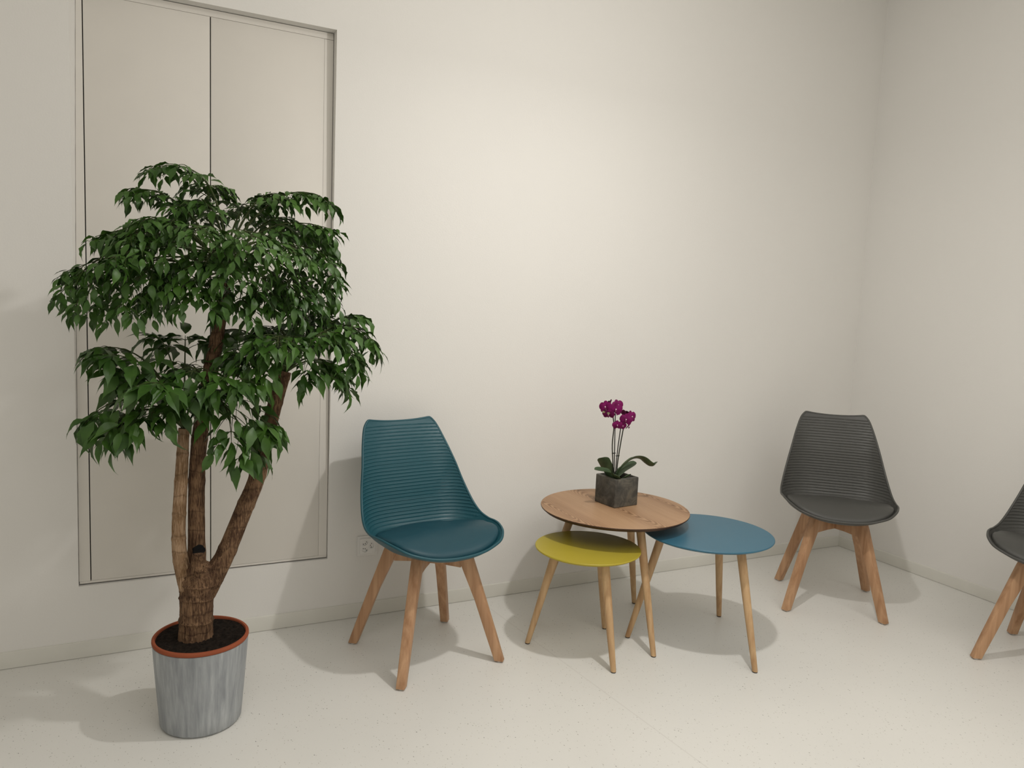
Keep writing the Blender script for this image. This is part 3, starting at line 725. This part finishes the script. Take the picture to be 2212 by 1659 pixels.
def spray(bm, tw_bm, hub, ctl, tip, LL, start=0.42, npin=5, pin_len=0.13, nleaf=3, r0=0.0035):
    A, B, C = tv(hub), tv(ctl), tv(tip)
    B = B * 1.0
    n = 18
    P = [qbez(A, B, C, i / n) for i in range(n + 1)]
    tube(tw_bm, P, [r0 * (1 - 0.75 * i / n) for i in range(n + 1)], 6)
    Z = Vector((0, 0, 1))
    def leaf_at(p, d, L):
        d = (d + Vector((rl.uniform(-.25, .25), rl.uniform(-.25, .25), rl.uniform(-.5, .0)))).normalized()
        nrm = (Z + Vector((rl.uniform(-.5, .5), rl.uniform(-.5, .5), 0)) + d * 0.2)
        pet = 0.006
        L = L * rl.uniform(0.78, 1.15)
        leaflet(bm, p + d * pet, d, nrm, L, L * rl.uniform(0.31, 0.43), rl.uniform(0.3, 1.2), rl.uniform(0.1, 0.45))
    for k in range(npin):
        t = start + (1 - start) * (k + 0.3) / npin
        p = qbez(A, B, C, t); tan = (qbez(A, B, C, min(1, t + 0.03)) - qbez(A, B, C, t - 0.03)).normalized()
        lat = tan.cross(Z)
        if lat.length < 0.05: lat = Vector((rl.uniform(-1, 1), rl.uniform(-1, 1), 0))
        lat.normalize()
        for sgn in (-1, 1):
            f = (1 - 0.55 * (k / npin))
            pl = pin_len * f * rl.uniform(0.75, 1.15)
            d0 = (tan * rl.uniform(0.5, 0.9) + lat * sgn + Z * rl.uniform(-0.1, 0.35)).normalized()
            m = 7
            Q = [p + d0 * (pl * i / m) + Vector((0, 0, -0.42 * pl * (i / m) ** 2)) for i in range(m + 1)]
            tube(tw_bm, Q, [0.0013 - 0.0001 * i for i in range(m + 1)], 5)
            nl = nleaf if pl > 0.05 else 2
            for q in range(nl):
                i = max(1, int(round((q + 0.8) / nl * (m - 0.5))))
                pt = Q[i]; pd = (Q[i] - Q[i - 1]).normalized(); ls = pd.cross(Z)
                ls = ls.normalized() if ls.length > 0.05 else lat
                for s2 in (-1, 1):
                    leaf_at(pt, pd * 0.55 + ls * s2 * 0.9, LL)
            leaf_at(Q[-1], (Q[-1] - Q[-2]).normalized(), LL * 1.08)
    # leaflets straight on the outer end of the main stalk
    for q in range(3):
        t = 0.86 + 0.05 * q
        p = qbez(A, B, C, t); tan = (qbez(A, B, C, t + 0.02) - qbez(A, B, C, t - 0.02)).normalized()
        lat = tan.cross(Z); lat = lat.normalized() if lat.length > 0.05 else Vector((1, 0, 0))
        for s2 in (-1, 1): leaf_at(p, tan * 0.6 + lat * s2, LL)
    leaf_at(C, (C - P[-2]).normalized(), LL * 1.1)
def crown(sprays, LL, npin, pin_len, nleaf, start, label):
    bm = bmesh.new(); tb = bmesh.new()
    for hub, ctl, tip in sprays:
        spray(bm, tb, hub, ctl, tip, LL, start, npin, pin_len, nleaf)
    f = obj('foliage', bm, M['leaf'], tree, label=label)
    obj('leaf_stalks', tb, M['twig'], f)
    return f
crown(UPPER, 0.046, 5, 0.10, 3, 0.38, 'top crown of leaves')
crown(RIGHT, 0.060, 4, 0.095, 2, 0.40, 'right lower crown of leaves')
crown(MIDDLE, 0.072, 3, 0.085, 1, 0.40, 'hanging leaves in front of the stems')
crown(LEFT, 0.074, 3, 0.085, 1, 0.40, 'left lower crown of leaves')

# ---------------------------------------------------------------- potted orchid on the wood table
OC = Vector((-1.785, -0.388, 0.487))
orc = empty('potted_orchid', OC, math.radians(7.2), 'magenta orchid in a dark square stone pot on the wood table', 'plant')
def ov(p):
    q = Vector(p) - OC; return Matrix.Rotation(-math.radians(7.2), 3, 'Z') @ q
bm = bmesh.new(); h = 0.0605; hi = 0.050
outer = [(-h, -h), (h, -h), (h, h), (-h, h)]; inner = [(-hi, -hi), (hi, -hi), (hi, hi), (-hi, hi)]
lay = [[bm.verts.new((x, y, z)) for x, y in pl] for pl, z in ((outer, 0.0), (outer, 0.114), (inner, 0.114), (inner, 0.085))]
for a, b in zip(lay, lay[1:]):
    for k in range(4): bm.faces.new((a[k], a[(k + 1) % 4], b[(k + 1) % 4], b[k]))
bm.faces.new(lay[0][::-1]); bm.faces.new(lay[3])
bmesh.ops.bevel(bm, geom=[e for e in bm.edges if all(v in lay[0] + lay[1] for v in e.verts)], offset=0.004, segments=3, profile=0.5, affect='EDGES')
obj('pot', bm, M['stone'], orc)
bm = bmesh.new(); n = 14
gv = [[bm.verts.new((-0.0495 + 0.099 * i / n, -0.0495 + 0.099 * j / n, 0.0955 + rg.uniform(-0.003, 0.003))) for j in range(n + 1)] for i in range(n + 1)]
for i in range(n):
    for j in range(n): bm.faces.new((gv[i][j], gv[i + 1][j], gv[i + 1][j + 1], gv[i][j + 1]))
obj('soil', bm, M['soil'], orc)
def strap_leaf(pts, W, lift=0.35, lean=0.35):
    P = catmull([ov(p) for p in pts], 44); bm = bmesh.new(); rows = []; bot = []
    for i, p in enumerate(P):
        t = i / 44; w = W * (0.45 + 0.55 * min(1, t / 0.35)) * math.sqrt(max(0.0, 1 - max(0, (t - 0.62) / 0.38) ** 3.2)) * 0.5 + 0.0006
        tan = (P[min(i + 1, 44)] - P[max(i - 1, 0)]).normalized()
        s = tan.cross(Vector((0, lean, 1))); s.normalize(); nn = s.cross(tan).normalized()
        if nn.z < 0: nn = -nn
        rows.append([bm.verts.new(p + s * (w * u) + nn * (lift * w * (u * u) )) for u in (-1, -.5, 0, .5, 1)])
        bot.append([bm.verts.new(p + s * (w * u * 0.98) + nn * (lift * w * (u * u) - 0.0016)) for u in (-1, -.5, 0, .5, 1)])
    for a, b in zip(rows, rows[1:]):
        for k in range(4): bm.faces.new((a[k], a[k + 1], b[k + 1], b[k]))
    for a, b in zip(bot, bot[1:]):
        for k in range(4): bm.faces.new((a[k + 1], a[k], b[k], b[k + 1]))
    for i in range(44):
        for k in (0, 4): bm.faces.new((rows[i][k], rows[i + 1][k], bot[i + 1][k], bot[i][k]))
    return obj('leaf', bm, M['orchid_leaf'], orc)
strap_leaf([(-1.800, -0.395, 0.582), (-1.780, -0.402, 0.632), (-1.735, -0.41, 0.668), (-1.694, -0.415, 0.668), (-1.660, -0.42, 0.645), (-1.638, -0.42, 0.637), (-1.616, -0.42, 0.653)], 0.040)
strap_leaf([(-1.795, -0.385, 0.584), (-1.765, -0.38, 0.612), (-1.725, -0.375, 0.630), (-1.685, -0.37, 0.645)], 0.031, 0.35, -0.4)
strap_leaf([(-1.812, -0.405, 0.584), (-1.838, -0.418, 0.620), (-1.872, -0.42, 0.632), (-1.916, -0.42, 0.640)], 0.030, 0.35, -0.4)
strap_leaf([(-1.812, -0.385, 0.586), (-1.826, -0.375, 0.625), (-1.842, -0.37, 0.655), (-1.852, -0.368, 0.672)], 0.058, 0.2)
strap_leaf([(-1.806, -0.415, 0.580), (-1.822, -0.435, 0.603), (-1.842, -0.448, 0.622)], 0.034, 0.35, -0.3)
strap_leaf([(-1.792, -0.410, 0.580), (-1.775, -0.425, 0.598), (-1.750, -0.43, 0.612)], 0.024)
def wire(name, pts, r, mat):
    bm = bmesh.new(); P = catmull([ov(p) for p in pts], 30); tube(bm, P, r, 8)
    return obj(name, bm, M[mat], orc)
s1 = wire('flower_stem', [(-1.811, -0.40, 0.578), (-1.819, -0.402, 0.65), (-1.829, -0.404, 0.73), (-1.826, -0.404, 0.80), (-1.835, -0.404, 0.845), (-1.850, -0.406, 0.868), (-1.87, -0.41, 0.876)], 0.0022, 'orchid_stem')
s2 = wire('flower_stem', [(-1.797, -0.40, 0.578), (-1.799, -0.404, 0.65), (-1.790, -0.404, 0.73), (-1.781, -0.404, 0.79), (-1.775, -0.404, 0.812), (-1.757, -0.406, 0.833)], 0.0022, 'orchid_stem')
wire('support_stick', [(-1.807, -0.398, 0.578), (-1.813, -0.398, 0.72), (-1.819, -0.398, 0.852)], 0.0019, 'stick')
wire('support_stick', [(-1.803, -0.398, 0.578), (-1.799, -0.399, 0.70), (-1.789, -0.398, 0.800)], 0.0019, 'stick')
for p in ((-1.817, -0.400, 0.694), (-1.798, -0.401, 0.683), (-1.788, -0.400, 0.793)):
    bm = bmesh.new(); c = ov(p)
    box(bm, c.x - 0.009, c.x + 0.009, c.y - 0.0025, c.y + 0.0025, c.z - 0.0016, c.z + 0.0016, 0.0008, 1)
    obj('plant_clip', bm, M['stick'], orc)
def petal(bm, c, u, v, nrm, ang, L, W, cup=0.25):
    a = u * math.cos(ang) + v * math.sin(ang); b = nrm.cross(a)
    rows = []
    for i in range(12):
        t = math.sin(i / 11 * math.pi / 2); w = W * 0.5 * math.sqrt(max(0.006, 1 - (abs(t - 0.56) / (0.60 if t < 0.56 else 0.445)) ** 2.2))
        off = nrm * (cup * L * (0.35 * math.sin(t * 2.6) - 0.25 * t * t))
        p = c + a * (L * t) + off
        rows.append([bm.verts.new(p + b * (w * s) - nrm * (0.18 * w * abs(s) ** 2)) for s in (-1, -.6, 0, .6, 1)])
    for r0, r1 in zip(rows, rows[1:]):
        for k in range(4): bm.faces.new((r0[k], r0[k + 1], r1[k + 1], r1[k]))
def make_flower(pos, face, roll, size):
    c = ov(pos); f = (Matrix.Rotation(-math.radians(7.2), 3, 'Z') @ Vector(face)).normalized()
    u = f.cross(Vector((0, 0, 1))).normalized(); v = u.cross(f).normalized()
    R = Matrix.Rotation(roll, 3, f); u = R @ u; v = R @ v
    bm = bmesh.new(); q = size
    for ang in (90, 218, 322): petal(bm, c - f * 0.002, u, v, f, math.radians(ang), q * 0.52, q * 0.36, 0.15)      # sepals
    for ang in (18, 162): petal(bm, c + f * 0.001, u, v, f, math.radians(ang), q * 0.54, q * 0.60, 0.15)            # broad petals
    fl = obj('flower', bm, M['petal'], orc)
    bm = bmesh.new()
    for s in (-1, 1): petal(bm, c + f * 0.004, u, v, (f + u * s * 0.9).normalized(), math.radians(270), q * 0.20, q * 0.16, 0.9)
    petal(bm, c + f * 0.006, u, v, f, math.radians(270), q * 0.26, q * 0.15, 1.0)
    obj('lip', bm, M['lip'], fl)
    bm = bmesh.new(); bmesh.ops.create_icosphere(bm, subdivisions=2, radius=q * 0.055, matrix=Matrix.Translation(c + f * 0.006 + v * 0.002))
    obj('column', bm, M['column'], fl)
CAMV = Vector((-0.55, -0.82, -0.05))
FL = [((-1.879, -0.418, 0.881), (-0.75, -0.6, 0.0), 0.1, 0.050), ((-1.838, -0.425, 0.872), (-0.3, -0.9, -0.05), -0.1, 0.052), ((-1.815, -0.405, 0.884), (-0.1, -0.9, 0.2), 0.2, 0.048),
      ((-1.862, -0.415, 0.853), (-0.6, -0.7, -0.45), 0.0, 0.046), ((-1.803, -0.402, 0.862), (0.5, -0.85, -0.1), 0.15, 0.042), ((-1.846, -0.385, 0.888), (-0.4, 0.6, 0.3), 0.0, 0.046),
      ((-1.785, -0.424, 0.830), (-0.55, -0.8, 0.0), -0.1, 0.048), ((-1.752, -0.412, 0.838), (0.2, -0.95, 0.1), 0.1, 0.050), ((-1.760, -0.385, 0.848), (0.6, 0.2, 0.5), 0.0, 0.046),
      ((-1.818, -0.415, 0.808), (-0.5, -0.8, -0.1), 0.1, 0.038), ((-1.793, -0.412, 0.804), (-0.1, -0.95, -0.2), -0.2, 0.036), ((-1.757, -0.402, 0.800), (0.6, -0.7, -0.5), 0.3, 0.032)]
for f in FL: make_flower(*f)
for p in ((-1.883, -0.412, 0.862), (-1.866, -0.42, 0.858)):
    bm = bmesh.new(); bmesh.ops.create_icosphere(bm, subdivisions=2, radius=0.0055, matrix=Matrix.Translation(ov(p)) @ Matrix.Diagonal((1.2, 1, 0.85, 1)))
    obj('bud', bm, M['bud'], orc)

# ---------------------------------------------------------------- lamp that lights the room (hangs above the frame)
lp = empty('pendant_lamp', (LAMP[0], LAMP[1], ZC), 0, 'white pendant lamp hanging from the ceiling above the three tables', 'lamp')
dz = LAMP[2] - ZC
bm = bmesh.new(); lathe(bm, [(0, -0.025), (0.05, -0.025), (0.055, -0.02), (0.055, 0), (0, 0)], 32); obj('ceiling_rose', bm, M['lamp'], lp)
bm = bmesh.new(); tube(bm, [Vector((0, 0, -0.02)), Vector((0, 0, dz + 0.12))], 0.003, 8); obj('cable', bm, M['lamp'], lp)
bm = bmesh.new(); lathe(bm, [(0.0, dz + 0.125), (0.02, dz + 0.125), (0.024, dz + 0.11), (0.024, dz + 0.05), (0.0, dz + 0.05)], 32); obj('lamp_holder', bm, M['lamp'], lp)
